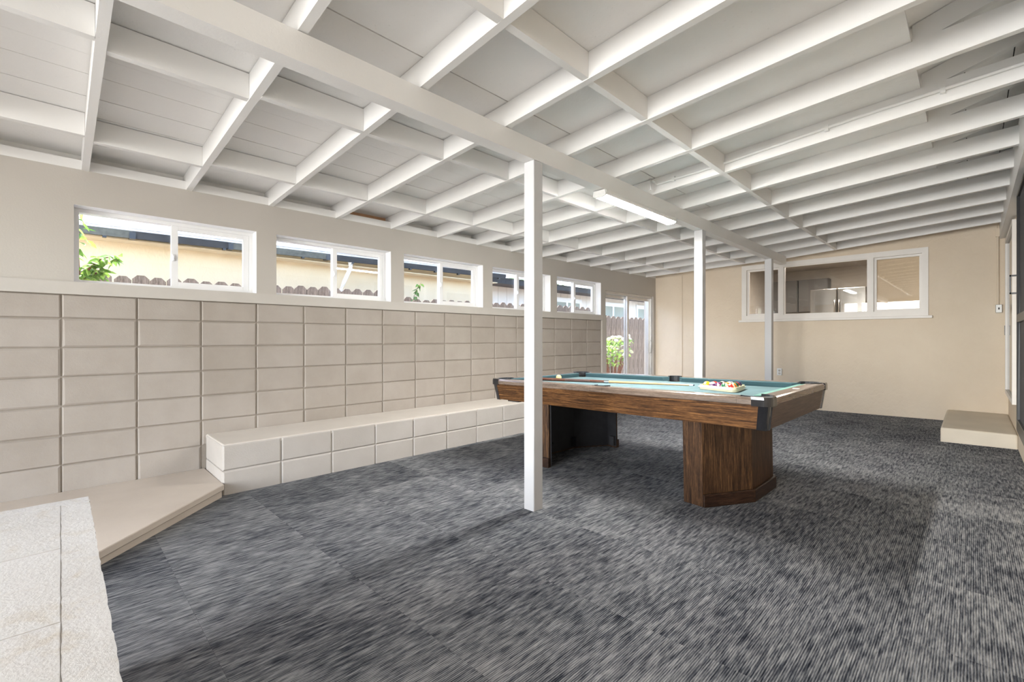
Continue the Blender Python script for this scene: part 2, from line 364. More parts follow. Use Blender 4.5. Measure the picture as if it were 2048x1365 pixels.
# ================================================================== LEFT WALL
WIN = [(.067, 1.224), (1.387, 2.540), (2.700, 3.858), (4.022, 5.190), (5.340, 6.500)]
ZS, ZH = 1.535, 2.080
wl_ = MB()
wl_.box(-.20, -.010, YF, 6.505, -.2, 1.447)                     # mortar core behind the blocks
wl = tag(put('wall_left', wl_, M['mortar']), 'long left wall of painted stacked concrete blocks below high windows', 'wall', kind='structure')
up = MB()
y = YF
for a, b_ in WIN: up.box(-.2, 0, y, a, ZS, ZH); y = b_
up.box(-.2, 0, y, 6.637, ZS, ZH); up.box(-.2, 0, YF, 6.637, ZH, 2.33); up.box(-.2, 0, 6.637, YB, 1.965, 2.33); up.box(-.2, 0, 8.308, YB, -.2, 1.965)
put('upper_wall', up, M['wall'], wl)
put('top_plate', B(-.09, .0, YF, YB, 2.33, 2.397), M['ceil_smooth'], wl)
blk = []
for k in range(4):
    m = MB(); w, h, d, c = .3964/2, .1935/2, .03, .006+.002*k
    def rj(): return random.uniform(-.0018, .0018)
    fr = [(0, sx*(w-c)+rj(), sz*(h-c*.8)+rj()) for sx, sz in ((-1, -1), (1, -1), (1, 1), (-1, 1))]
    md = [(-.006, sx*w+rj(), sz*h+rj()) for sx, sz in ((-1, -1), (1, -1), (1, 1), (-1, 1))]
    bk = [(-d, sx*w, sz*h) for sx, sz in ((-1, -1), (1, -1), (1, 1), (-1, 1))]
    m.add(fr+md+bk, [(0, 1, 2, 3)]+[(i, 4+i, 4+(i+1) % 4, (i+1) % 4) for i in range(4)]+[(4+i, 8+i, 8+(i+1) % 4, 4+(i+1) % 4) for i in range(4)])
    me = m.mesh('concrete_block'); me.materials.append(M['block']); blk.append(me)
ZC = [1.2788-.2032*k for k in range(0, 7)]
for i in range(-2, 16):
    yc = .0047+.4064*(i+.5)
    for k in range(-1, 7):
        zt_, zb_ = (1.447, ZC[0]) if k < 0 else (ZC[k], ZC[k+1] if k < 6 else -.06)
        zb_ = zb_; hh = zt_-zb_
        if zt_ < .33 and yc > .9: continue
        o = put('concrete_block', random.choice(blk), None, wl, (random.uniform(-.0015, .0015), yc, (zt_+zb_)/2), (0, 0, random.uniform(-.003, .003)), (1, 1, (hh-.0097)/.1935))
ledge = tag(put('trim_1', MB().box(-.215, .020, YF, 6.505, 1.447, ZS), M['ledge']), 'painted wooden sill ledge capping the block wall under the windows', 'ledge', kind='structure')
tag(put('trim_2', B(-.2, .022, 6.507, 6.635, -.06, ZS-.001), M['wall']), 'narrow painted pilaster at the end of the block wall beside the sliding door', 'trim', kind='structure')

def latch(x, y, z, par):
    m = MB().box(x, x+.012, y-.008, y+.008, z-.028, z+.028)
    m.box(x+.012, x+.024, y-.005, y+.005, z-.018, z+.012)
    return put('latch', m.mesh('latch', .003), M['vinyl'], par)
WL = ['first high slider window, nearest the viewer, with leaves behind its left pane', 'second high slider window with a white downspout behind its right pane',
      'third high slider window with a small twig behind its left pane', 'fourth high slider window, partly hidden behind the near post', 'fifth high slider window, next to the sliding door']
for n_, (a, b_) in enumerate(WIN):
    w = tag(empty('window_%d' % (n_+1), (-.11, a, ZS)), WL[n_], 'window', kind='structure')
    L = b_-a; H = ZH-ZS; mid = L*.50
    fr = MB(); f = .028
    fr.box(-.08, 0, 0, f, 0, H); fr.box(-.08, 0, L-f, L, 0, H); fr.box(-.08, 0, f, L-f, 0, f); fr.box(-.08, 0, f, L-f, H-f, H)
    put('window_frame', fr, M['vinyl'], w)
    # reveal lining in white
    rv = MB(); rv.box(0, .108, L-.001, L+.0005, 0, H).box(0, .108, 0, L, H-.0005, H+.001)
    put('reveal', rv, M['vinyl'], w)
    # fixed pane on the left, sliding sash on the right
    s1 = MB(); s1.box(-.07, -.045, mid-.006, mid+.022, f, H-f)
    put('fixed_stile', s1, M['vinyl'], w)
    put('pane', B(-.060, -.056, f, mid, f, H-f), M['glass'], w)
    s2 = MB(); e = .046; y0 = mid-.012; y1 = L-f; z0 = f*.6; z1 = H-f*.6
    s2.box(-.040, -.010, y0, y0+e, z0, z1).box(-.040, -.010, y1-e, y1, z0, z1).box(-.040, -.010, y0+e, y1-e, z0, z0+e).box(-.040, -.010, y0+e, y1-e, z1-e, z1)
    sash = put('sliding_sash', s2.mesh('sliding_sash', .003), M['vinyl'], w)
    put('pane', B(-.027, -.023, y0+e, y1-e, z0+e, z1-e), M['glass'], sash)
    latch(-.012, y0+.014, H*.47, sash)

# sliding patio door
D1 = tag(empty('door_1', (-.06, 6.637, -.02)), 'aluminium sliding glass door at the far end of the left wall', 'door', kind='structure')
L = 8.308-6.637; H = 1.985
m = MB(); m.box(-.1, .03, 0, .03, 0, H).box(-.1, .03, L-.035, L, 0, H).box(-.1, .03, .03, L-.035, H-.045, H).box(-.1, .03, .03, L-.035, 0, .03)
put('door_frame', m, M['alu'], D1)
def leafdoor(y0, y1, x, e=.055):
    m = MB(); m.box(x, x+.03, y0, y0+e, .03, H-.05).box(x, x+.03, y1-e, y1, .03, H-.05).box(x, x+.03, y0+e, y1-e, .03, .10).box(x, x+.03, y0+e, y1-e, H-.10, H-.05)
    o = put('door_panel', m, M['alu'], D1); put('pane', B(x+.012, x+.017, y0+e, y1-e, .10, H-.10), M['glass'], o); return o
leafdoor(.03, .86, -.08); dp = leafdoor(.80, L-.035, -.03)
hm = MB().tube([(.0, L-.06, .87), (.04, L-.06, .89), (.04, L-.06, 1.09), (0, L-.06, 1.11)], .009, 8)
put('door_handle', hm, M['whitep'], dp)

# ================================================================== BACK WALL with the house window
bw = MB()
X0, X1, Z0, Z1 = 1.614, 4.003, 1.452, 2.385
bw.box(-.2, X0, YB, YB+.16, -.2, 2.9).box(X1, XR+.2, YB, YB+.16, -.2, 2.9).box(X0, X1, YB, YB+.16, -.2, Z0).box(X0, X1, YB, YB+.16, Z1, 2.9)
wb = tag(put('wall_back', bw, M['stucco']), 'beige stucco back wall of the house', 'wall', kind='structure')
put('stucco_return', B(0, .547, YB-.012, YB, -.03, 2.335).mesh('stucco_return', .003), M['stucco'], wb)
w = tag(empty('window_6', (0, YB, 0)), 'wide three part house window set in the beige stucco wall', 'window', kind='structure')
m = MB(); y0, y1 = -.022, .10
m.box(X0, X0+.075, y0, y1, Z0, Z1).box(X1-.065, X1, y0, y1, Z0, Z1).box(X0+.075, X1-.065, y0, y1, Z1-.075, Z1).box(X0+.075, X1-.065, y0, y1, Z0, Z0+.075)
put('window_frame', m, M['white'], w)
for a, b_ in ((2.193, 2.256), (3.348, 3.415)): put('mullion', B(a, b_, y0, y1, Z0+.075, Z1-.075), M['white'], w)
put('window_sill', B(1.573, 4.045, -.055, .02, Z0-.035, Z0).mesh('window_sill', .004), M['white'], w)
for a, b_, d in ((1.689, 2.193, .03), (2.256, 3.348, .01), (3.415, 3.938, .03)):
    e = .030 if d > .02 else .012
    m = MB(); za, zb = Z0+.075, Z1-.075
    m.box(a, a+e, d, d+.03, za, zb).box(b_-e, b_, d, d+.03, za, zb).box(a+e, b_-e, d, d+.03, za, za+e).box(a+e, b_-e, d, d+.03, zb-e, zb)
    s = put('sash', m, M['white'], w); put('pane', B(a+e, b_-e, d+.012, d+.016, za+e, zb-e), M['glass_dark'], s)
# kitchen behind the glass
kr = MB(); kz = .33
kr.box(.9, 4.9, 12.6, 12.7, kz, 2.8).box(.8, .9, YB+.16, 12.7, kz, 2.8).box(4.9, 5.0, YB+.16, 12.7, kz, 2.8).box(.8, 5, YB+.16, 12.7, 2.75, 2.85).box(.8, 5, YB+.16, 12.7, kz-.1, kz)
tag(put('wall_kitchen', kr, M['interior']), 'dim kitchen walls seen through the house window', 'wall', kind='structure')
bl = tag(empty('roller_blind', (3.41, YB+.075, Z0+.03)), 'beige roller blind drawn behind the right pane of the house window', 'blind')
put('fabric', B(.0, .53, 0, .002, .0, .88), M['blindfab'], bl); put('roller', MB().tube([(.0, .0, .89), (.53, .0, .89)], .018, 10), M['blindfab'], bl); put('hem_bar', B(.0, .53, -.004, .006, -.015, .0), M['white'], bl)
fz = tag(empty('refrigerator', (2.62, 10.5, kz)), 'stainless steel refrigerator standing inside behind the house window', 'refrigerator')
put('body', B(-.44, .44, .03, .75, .02, 1.76), M['cabinet'], fz)
for sx in (-1, 1):
    d = put('door', B(min(sx*.004, sx*.44), max(sx*.004, sx*.44), -.05, .03, .62, 1.76).mesh('door', .012, 2), M['steel'], fz)
    put('handle', MB().tube([(sx*.035, -.05, .85), (sx*.035, -.10, .88), (sx*.035, -.10, 1.5), (sx*.035, -.05, 1.53)], .012, 8), M['chrome'], d)
put('drawer', B(-.44, .44, -.05, .03, .04, .61).mesh('drawer', .01), M['steel'], fz)
for j, (x0, x1) in enumerate(((.95, 1.55), (1.56, 2.14))):
    c = tag(empty('wall_cabinet', ((x0+x1)/2, 12.4, 1.75)), ('dark upper kitchen cabinet beside the refrigerator', 'dark upper kitchen cabinet in the kitchen corner')[1-j], 'cabinet', 'kitchen cabinets behind the house window')
    put('body', B(-.29, .29, -.12, .18, 0, .75), M['cabinet'], c); put('door', B(-.28, .28, -.145, -.12, .01, .74), M['cabinet'], c)
lamp('kitchen_fill_lamp', 'AREA', (2.6, 10.2, 2.7), (0, 0, 0), 60, (1, .92, .84), shape='DISK', size=.5)  # unseen lamp added to brighten the kitchen behind the glass

# outlet and switch box
def wallbox(name, label, cat, x, z, w_, h_, d_, toggles):
    o = tag(empty(name, (x, YB, z)), label, cat)
    put('box', B(-w_/2, w_/2, -d_, 0, -h_/2, h_/2).mesh('box', .004), M['chrome'] if toggles == 's' else M['whitep'], o)
    p = put('cover_plate', B(-w_/2+.003, w_/2-.003, -d_-.004, -d_, -h_/2+.003, h_/2-.003).mesh('cover_plate', .003), M['whitep'], o)
    if toggles == 's': put('switch', B(-.006, .006, -d_-.016, -d_-.004, -.012, .014), M['gutter'], p)
    else:
        for s in (-1, 1): put('socket', MB().lathe([(.0, 0), (.017, 0), (.017, .004), (0, .004)], 12, (0, 0, 0)).mesh('socket'), M['ledge'], p, (0, -d_-.004, s*.022), (R(90), 0, 0))
    return o
wallbox('power_outlet', 'white power outlet low on the stucco wall beside the far post', 'outlet', 2.195, .59, .075, .115, .012, 'o')
sb = wallbox('light_switch', 'metal switch box with white cover at the end of the wall conduit', 'switch', 4.658, 1.513, .058, .105, .045, 's')
m = MB().tube([(4.652, YB-.018, 1.56), (4.652, YB-.018, 2.50), (4.652, YB-.05, 2.56)], .011, 8); m.box(4.63, 4.675, YB-.04, YB, 2.42, 2.52)
tag(put('wall_conduit', m, M['stucco']), 'painted conduit running up the stucco wall to the rafters', 'conduit')

# ================================================================== RIGHT WALL
rw = tag(put('wall_right', B(XR, XR+.2, YF, YB, -.2, 3.2), M['stucco']), 'beige house wall along the right side', 'wall', kind='structure')
tag(put('trim_3', B(XR-.075, XR, YF, YB, 2.395, 2.74), M['ceil_smooth']), 'white ledger board carrying the rafter ends along the right wall', 'trim', kind='structure')
w = tag(empty('window_7', (XR, 6.93, .46)), 'tall narrow white framed glass panel in the right wall', 'window', kind='structure')
L, H = 1.42, 1.90; m = MB(); e = .05
m.box(-.030, 0, 0, e, 0, H).box(-.030, 0, L-e, L, 0, H).box(-.030, 0, e, L-e, 0, e).box(-.030, 0, e, L-e, H-e, H)
put('window_frame', m, M['white'], w); put('pane', B(-.012, -.006, e, L-e, e, H-e), M['glass_dark'], w); put('screen', B(-.005, -.002, e, L-e, e, H-e), M['mesh_screen'], w)
put('hinge', B(-.036, -.028, L-.03, L-.01, .72, .84), M['bframe'], w)
D2 = tag(empty('door_2', (XR, 4.98, .33)), 'black framed screen door in the right wall above the concrete step', 'door', kind='structure')
m = MB(); L, H = 1.02, 2.11; e = .06
m.box(-.042, -.012, 0, e, 0, H).box(-.042, -.012, L-e, L, 0, H).box(-.042, -.012, e, L-e, 0, .10).box(-.042, -.012, e, L-e, H-e, H).box(-.042, -.012, e, L-e, .95, 1.02)
put('door_frame', m.mesh('door_frame', .003), M['bframe'], D2); put('screen', B(-.024, -.020, e, L-e, .1, H-e), M['mesh_screen'], D2)
put('jamb', MB().box(-.015, 0, -.05, 0, -.02, H+.05).box(-.015, 0, L, L+.05, -.02, H+.05).box(-.015, 0, 0, L, H, H+.05), M['white'], D2)
put('door_handle', MB().box(-.085, -.075, L-.045, L-.03, 1.20, 1.37).box(-.085, -.04, L-.045, L-.03, 1.355, 1.37).box(-.085, -.04, L-.045, L-.03, 1.20, 1.215), M['bframe'], D2)
st = B(0, XR-4.185, 0, YB-6.64, zf(4.4)-.05, .195).mesh('concrete_step', .018, 3)
tag(put('concrete_step', st, M['step'], None, (4.185, 6.64, 0)), 'low cream painted concrete step in the far right corner', 'step')

# ================================================================== REAR WALL (behind the camera): opening added and sized for the fill light
rr = MB().box(-.2, 1.2, YF-.15, YF, -.2, 2.9).box(4.62, XR+.2, YF-.15, YF, -.2, 3.2).box(1.2, 4.62, YF-.15, YF, 2.38, 3.2)
tag(put('wall_rear', rr, M['stucco']), 'rear wall behind the viewer with an opening sized for the fill light', 'wall', kind='structure')

# ================================================================== BEAM AND POSTS
def zb(y): return 2.303-.0062*(y-2.2)
XB0, XB1 = 2.335, 2.424
m = MB()
for a, b_ in ((YF, 2.5), (2.5, 7.87)):
    m.hexa([(XB0, a, zb(a)), (XB1, a, zb(a)), (XB1, b_, zb(b_)), (XB0, b_, zb(b_)), (XB0, a, zr(2.38, a)-.003), (XB1, a, zr(2.38, a)-.003), (XB1, b_, zr(2.38, b_)-.003), (XB0, b_, zr(2.38, b_)-.003)])
tag(put('support_beam', m, M['ceil_smooth']), 'long white timber beam carrying the rafters on three posts', 'beam')
for (y, lab) in ((2.180, 'nearest white square post, standing in front of the pool table'), (4.800, 'middle white square post behind the pool table'), (7.150, 'farthest white square post close to the stucco wall')):
    p = MB(); b2 = .089
    p.box(XB0, XB1, y, y+b2, zf(2.4)-.01, zb(y+.05)-.001)
    tag(put('support_post', p.mesh('support_post', .004), M['post']), lab, 'post', 'posts under the beam')

# LED batten under the beam
LT = tag(empty('led_batten', (2.38, 2.98, zb(3.5)-.002)), 'lit white LED batten light fixed under the beam', 'light')
hs = [(-.055, 0), (.055, 0), (.060, -.020), (.056, -.038), (.050, -.040), (-.050, -.040), (-.056, -.038), (-.060, -.020)]
put('housing', MB().prism(hs, .0122, 1.1878, 'y'), M['whitep'], LT)
df = [(.05, -.0385)]+[(.05*math.cos(a), -.041-.013*math.sin(a)) for a in [math.pi*k/10 for k in range(11)]]+[(-.05, -.0385)]
put('diffuser', MB().prism(df, .012, 1.188, 'y'), M['led'], LT)
for a in (0, 1.188): put('end_cap', MB().prism([(.052, 0)]+[(.060*math.cos(t), -.036-.020*math.sin(t)) for t in [math.pi*k/10 for k in range(11)]]+[(-.052, 0)], a, a+.012, 'y'), M['whitep'], LT)
# conduit along the fourth rafter and its junction box on the beam
m = MB(); cy = RY[5+6]-.014
m.tube([(2.47, cy, zr(2.47, cy)+.075), (3.0, cy, zr(3, cy)+.065), (3.9, cy, zr(3.9, cy)+.083), (4.66, cy, zr(4.66, cy)+.078)], .011, 8)
for x in (2.62, 3.72, 4.3): m.box(x-.012, x+.012, cy-.014, cy+.013, zr(x, cy)+.055, zr(x, cy)+.095)
m.tube([(2.452, cy-.09, 2.43), (2.452, cy-.09, 2.52), (2.47, cy, zr(2.47, cy)+.075)], .011, 8)
tag(put('ceiling_conduit', m, M['ceil_smooth']), 'painted conduit clipped along the side of a rafter', 'conduit')

# ================================================================== BENCH, SLAB, LOW WALL
bn = tag(empty('block_bench', (0, .843, 0)), 'long low bench of painted concrete blocks along the left wall', 'bench')
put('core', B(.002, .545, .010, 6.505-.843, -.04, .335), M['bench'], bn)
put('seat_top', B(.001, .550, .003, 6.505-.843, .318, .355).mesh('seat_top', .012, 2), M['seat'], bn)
bb = MB(); w, h, d, c = .3984/2, .1/2, .03, .009
fr = [(0, sx*(w-c), sz*(h-c*.5)) for sx, sz in ((-1, -1), (1, -1), (1, 1), (-1, 1))]; md = [(-.008, sx*w, sz*h) for sx, sz in ((-1, -1), (1, -1), (1, 1), (-1, 1))]; bk = [(-d, sx*w, sz*h) for sx, sz in ((-1, -1), (1, -1), (1, 1), (-1, 1))]
bb.add(fr+md+bk, [(0, 1, 2, 3)]+[(i, 4+i, 4+(i+1) % 4, (i+1) % 4) for i in range(4)]+[(4+i, 8+i, 8+(i+1) % 4, 4+(i+1) % 4) for i in range(4)])
bbm = bb.mesh('concrete_block'); bbm.materials.append(M['bench'])
for i in range(14):
    yy = .4064*(i+.5)
    for z0, z1 in ((-.045, .158), (.164, .350)):
        sy = 1
        if yy+.2 > 6.505-.843: continue
        put('concrete_block', bbm, None, bn, (.556+random.uniform(-.001, .001), yy, (z0+z1)/2), (0, 0, random.uniform(-.003, .003)), (1, 1, (z1-z0)/.1))
for z0, z1 in ((.01, .158), (.164, .35)):
    put('end_block', B(.03, .548, .0, .02, z0, z1).mesh('end_block', .008, 2), M['bench'], bn)

slab = MB(); P = [(.001, -2.2), (.001, .838), (.60, .845), (1.39, .118), (3.3, -1.64), (3.3, -2.2)]
slab.prism(P, .038, .078)
P2 = [(x-(.012 if i in (2, 3, 4) else 0), y_-(.012 if i in (2, 3, 4) else 0)) for i, (x, y_) in enumerate(P)]
sl = tag(empty('corner_slab', (0, 0, 0)), 'low painted concrete slab with a slanting edge at the foot of the block wall', 'slab')
put('top_layer', slab.mesh('top_layer', .004), M['slab'], sl); put('lower_layer', MB().prism(P2, -.03, .036), M['slab'], sl)

fw = tag(empty('low_block_wall', (2.385, .066, 0)), 'chipped white painted low block wall in the near left corner', 'low wall')
def blob(x0, x1, y0, y1, z0, z1, nx, ny, amp):
    m = MB(); vs = []
    for i in range(nx+1):
        for j in range(ny+1):
            ex = i in (0, nx); ey = j in (0, ny)
            jx = random.uniform(-amp, amp)*(0 if not ex else 1); jy = random.uniform(-amp, amp)*(0 if not ey else 1)
            vs.append((x0+(x1-x0)*i/nx+jx, y0+(y1-y0)*j/ny+jy, z1+random.uniform(-amp, amp)*.12))
    fs = [(i*(ny+1)+j, (i+1)*(ny+1)+j, (i+1)*(ny+1)+j+1, i*(ny+1)+j+1) for i in range(nx) for j in range(ny)]
    ring = [i*(ny+1) for i in range(nx+1)]+[nx*(ny+1)+j for j in range(1, ny+1)]+[i*(ny+1)+ny for i in range(nx-1, -1, -1)]+[j for j in range(ny-1, 0, -1)]
    n = len(vs); 
    for q in ring: vs.append((vs[q][0], vs[q][1], z0))
    k = len(ring)
    for a in range(k): fs.append((ring[a], n+a, n+(a+1) % k, ring[(a+1) % k]))
    return m.add(vs, fs, False)
ZW = .622
put('core', B(.02, 1.18, -1.2, -.01, -.02, ZW-.0018), M['cap'], fw)
for (x0, x1, y0, y1) in ((0, .052, -1.2, 0), (.0525, 1.2, -.0645, 0)):
    nx = max(2, int((x1-x0)/.018)); ny = max(2, int((y1-y0)/.018))
    put('mortar_edge', blob(x0, x1, y0, y1, -.02, ZW, nx, ny, .0012), M['cap'], fw)
for i in range(3):
    for j in range(3):
        x0 = .0545+i*.408; y1 = -.0665-.204*j*2
        if x0+.40 > 1.3: continue
        o = put('concrete_block', blob(x0, min(x0+.405, 1.2), y1-.40, y1, ZW-.1, ZW+.0003, 12, 12, .0006), M['cap'], fw)

# ================================================================== POOL TABLE
TL, TW, TH = 2.414, 1.367, .761
tilt = -math.atan(.0165)
pt = tag(empty('pool_table', (2.433, 3.572, zf(2.433)), (0, tilt, R(-.84))), 'pool table with teal cloth, brown wood grain body and two pedestal legs', 'pool table')
hx, hy = TL/2, TW/2
ZR0 = TH-.048
# wooden rails: rounded outer edge profile, swept along each side, mitred at the corners
def rail(p0, p1, inward, name, mat_, wd=.105):
    p0 = Vector(p0); p1 = Vector(p1); n = Vector(inward)
    prof = [(0.012, ZR0), (0, ZR0+.006), (0, TH-.016), (.006, TH-.005), (.018, TH), (wd, TH-.002), (wd, ZR0)]
    vs = []; fs = []
    for q in (p0, p1):
        for o_, z in prof: vs.append((q.x+n.x*o_, q.y+n.y*o_, z))
    k = len(prof)
    fs = [tuple(range(k)), tuple(range(2*k-1, k-1, -1))]+[(i, (i+1) % k, k+(i+1) % k, k+i) for i in range(k)]
    return put(name, MB().add(vs, fs), mat_, pt)
ce = .105
railx = woodgrain('rail_side', [(.10, .075, .06), (.17, .125, .095), (.25, .19, .15)], (1.0, 9, 9), .2, coat=.45, bump=.02)
raily = woodgrain('rail_end', [(.11, .075, .055), (.18, .125, .09), (.25, .18, .135)], (9, 1.0, 9), .25, coat=.35, bump=.02)
for s in (-1, 1):
    for a, b_ in ((-hx+.188, -.056), (.056, hx-.188)):
        rail((a, s*hy), (b_, s*hy), (0, -s), 'side_rail', railx)
    rail((-.0545, s*hy), (.0545, s*hy), (0, -s), 'pocket_bridge', railx, .044)
    for q_ in (-1, 1):
        rail((q_*(hx-.187), s*hy), (q_*(hx-ce), s*hy), (0, -s), 'rail_end', railx, .03); rail((q_*hx, s*(hy-.187)), (q_*hx, s*(hy-ce)), (-q_, 0), 'rail_end', raily, .03)
    rail((s*hx, -hy+.188), (s*hx, hy-.188), (-s, 0), 'end_rail', raily)
put('rail_marker', B(hx-.075, hx-.035, .02, .05, TH-.001, TH+.001), M['whitep'], pt)
# aprons lean inwards towards the bottom
ZA = TH-.190
def apron(c0, c1, b0, b1, mat_):
    (x0, y0), (x1, y1) = c0, c1; (u0, v0), (u1, v1) = b0, b1
    nx, ny = (0, 1) if abs(y0-y1) < 1e-6 else (1, 0); t = -.02
    sg = 1 if (nx*x0+ny*y0) > 0 else -1
    o = lambda q: (q[0]+nx*sg*t, q[1]+ny*sg*t)
    vs = [(u0, v0, ZA), (u1, v1, ZA), (*o((u1, v1)), ZA), (*o((u0, v0)), ZA), (x0, y0, ZR0+.004), (x1, y1, ZR0+.004), (*o((x1, y1)), ZR0+.004), (*o((x0, y0)), ZR0+.004)]
    return put('apron', MB().hexa(vs), mat_, pt)
ti, bi, ap = .012, .034, .058
for s in (-1, 1):
    apron((-hx+ap, s*(hy-ti)), (hx-ap, s*(hy-ti)), (-hx+ap+.02, s*(hy-bi)), (hx-ap-.02, s*(hy-bi)), M['oak'])
    apron((s*(hx-ti), -hy+ap), (s*(hx-ti), hy-ap), (s*(hx-bi), -hy+ap+.02), (s*(hx-bi), hy-ap-.02), M['oakend'])
# black corner castings
for sx in (-1, 1):
    for sy in (-1, 1):
        cc = empty('corner', (0, 0, 0)); bpy.data.objects.remove(cc)
        R0 = .05; a0 = (hx-R0, hy-R0)
        def outline(off, r, ext):
            pts = [(hx-off-ext, hy-off)]
            pts = []
            pts.append((hx-ext, hy-off))
            for k in range(7):
                t = math.pi/2-math.pi/2*k/6; pts.append((hx-off-r+r*math.cos(t), hy-off-r+r*math.sin(t)))
            pts.append((hx-off, hy-ext)); pts += [(hx-.11+.088*math.cos(R(a_)), hy-.11+.088*math.sin(R(a_))) for a_ in range(5, 90, 8)] if ext > .1 else [(hx-off-.03, hy-ext), (hx-ext, hy-off-.03)]
            return [(sx*x, sy*y) for x, y in pts]
        o1 = outline(-.003, R0, .104)
        m = MB(); n = len(o1); top = [(x*.997, y*.997, TH+.004) for x, y in o1]
        mid_ = [(x, y, TH-.012) for x, y in o1]; lo = [(x, y, ZR0-.002) for x, y in o1]
        m.add(top+mid_+lo, [tuple(range(n))]+[(i, (i+1) % n, n+(i+1) % n, n+i) for i in range(n)]+[(n+i, n+(i+1) % n, 2*n+(i+1) % n, 2*n+i) for i in range(n)]+[tuple(range(3*n-1, 2*n-1, -1))])
        put('corner_cap', m, M['black'], pt)
        a = outline(.010, .03, .070); b_ = outline(.032, .03, .090); m = MB(); n = len(a)
        m.add([(x, y, ZR0) for x, y in a]+[(x, y, ZA-.004) for x, y in b_], [tuple(range(n)), tuple(range(2*n-1, n-1, -1))]+[(i, (i+1) % n, n+(i+1) % n, n+i) for i in range(n)])
        put('corner_post', m, M['black'], pt)
# bed cloth with pocket notches
ZC_ = TH-.044
ix, iy = hx-.105, hy-.105
def notch(cx, cy, r, a0, a1, k=8): return [(cx+r*math.cos(a0+(a1-a0)*i/k), cy+r*math.sin(a0+(a1-a0)*i/k)) for i in range(k+1)]
rp = .085; cpx, cpy = ix-.005, iy-.005; pi = math.pi
poly = []
poly += notch(-cpx, -cpy, rp, pi/2, 0)+notch(0, -iy-.012, .066, pi*.85, pi*.15)+notch(cpx, -cpy, rp, pi, pi/2)
poly += notch(cpx, cpy, rp, -pi/2, -pi)+notch(0, iy+.012, .066, -pi*.15, -pi*.85)+notch(-cpx, cpy, rp, 0, -pi/2)
put('bed_cloth', MB().prism(poly, ZC_-.02, ZC_), M['felt'], pt)
put('underside', B(-hx+.06, hx-.06, -hy+.06, hy-.06, ZA+.004, ZA+.02), M['blackm'], pt)
# pockets: dark cups under the notches with a rubber rim
for (px, py_, r) in ((-cpx, -cpy, .074), (cpx, -cpy, .074), (cpx, cpy, .074), (-cpx, cpy, .074), (0, -iy-.008, .050), (0, iy+.008, .050)):
    m = MB().lathe([(r*1.2, 0), (r*1.1, -.08), (r*.5, -.10), (0, -.10)], 18, (px, py_, ZC_-.001))
    pk = put('pocket', m, M['pocket'], pt)
    ang = math.atan2(py_, px) if abs(px) > .01 else (pi/2 if py_ > 0 else -pi/2)
    m = MB(); k = 10; ins = []; 
    for i in range(k+1):
        sp = .64 if abs(px) > .01 else .5; t = ang-pi*sp+pi*2*sp*i/k
        ins += [(px+r*math.cos(t), py_+r*math.sin(t)), (px+(r+.016)*math.cos(t), py_+(r+.016)*math.sin(t))]
    vs = [(x, y, ZC_) for x, y in ins]+[(x, y, TH+.005) for x, y in ins]; q = len(ins); fs = []
    for i in range(k):
        a, b_, c_, d_ = 2*i, 2*i+1, 2*i+3, 2*i+2
        fs += [(a, d_, q+d_, q+a), (b_, q+b_, q+c_, c_), (q+a, q+d_, q+c_, q+b_)]
    fs += [(0, q, q+1, 1), (2*k, 2*k+1, q+2*k+1, q+2*k)]
    put('pocket_rim', MB().add(vs, fs), M['pocket'], pk)
# cushions
def cushion(a, b_, side, mat_):
    # a..b along the side, profile leans out to the nose
    w_ = .052; m = MB(); vs = []
    for t, sgn in ((a, 1), (b_, -1)):
        for (o_, z) in ((0, TH-.003), (w_, TH-.008), (w_*.75, ZC_+.001), (0, ZC_+.001)):
            vs.append((t+sgn*o_*.9, o_, z))
    fs = [(0, 1, 2, 3), (7, 6, 5, 4)]+[(i, (i+1) % 4, 4+(i+1) % 4, 4+i) for i in range(4)]
    out = []
    for t, o_, z in vs:
        out.append({'n': (t, -iy+o_-.0, z), 'f': (t, iy-o_, z), 'r': (ix-o_, t, z), 'l': (-ix+o_, t, z)}[side])
    return put('cushion', MB().add(out, fs), mat_, pt)
for sd in 'nf':
    cushion(-ix+.06, -.05, sd, M['cushion']); cushion(.05, ix-.06, sd, M['cushion'])
cushion(-iy+.06, iy-.06, 'r', M['cushion_pale']); cushion(-iy+.06, iy-.06, 'l', M['cushion'])
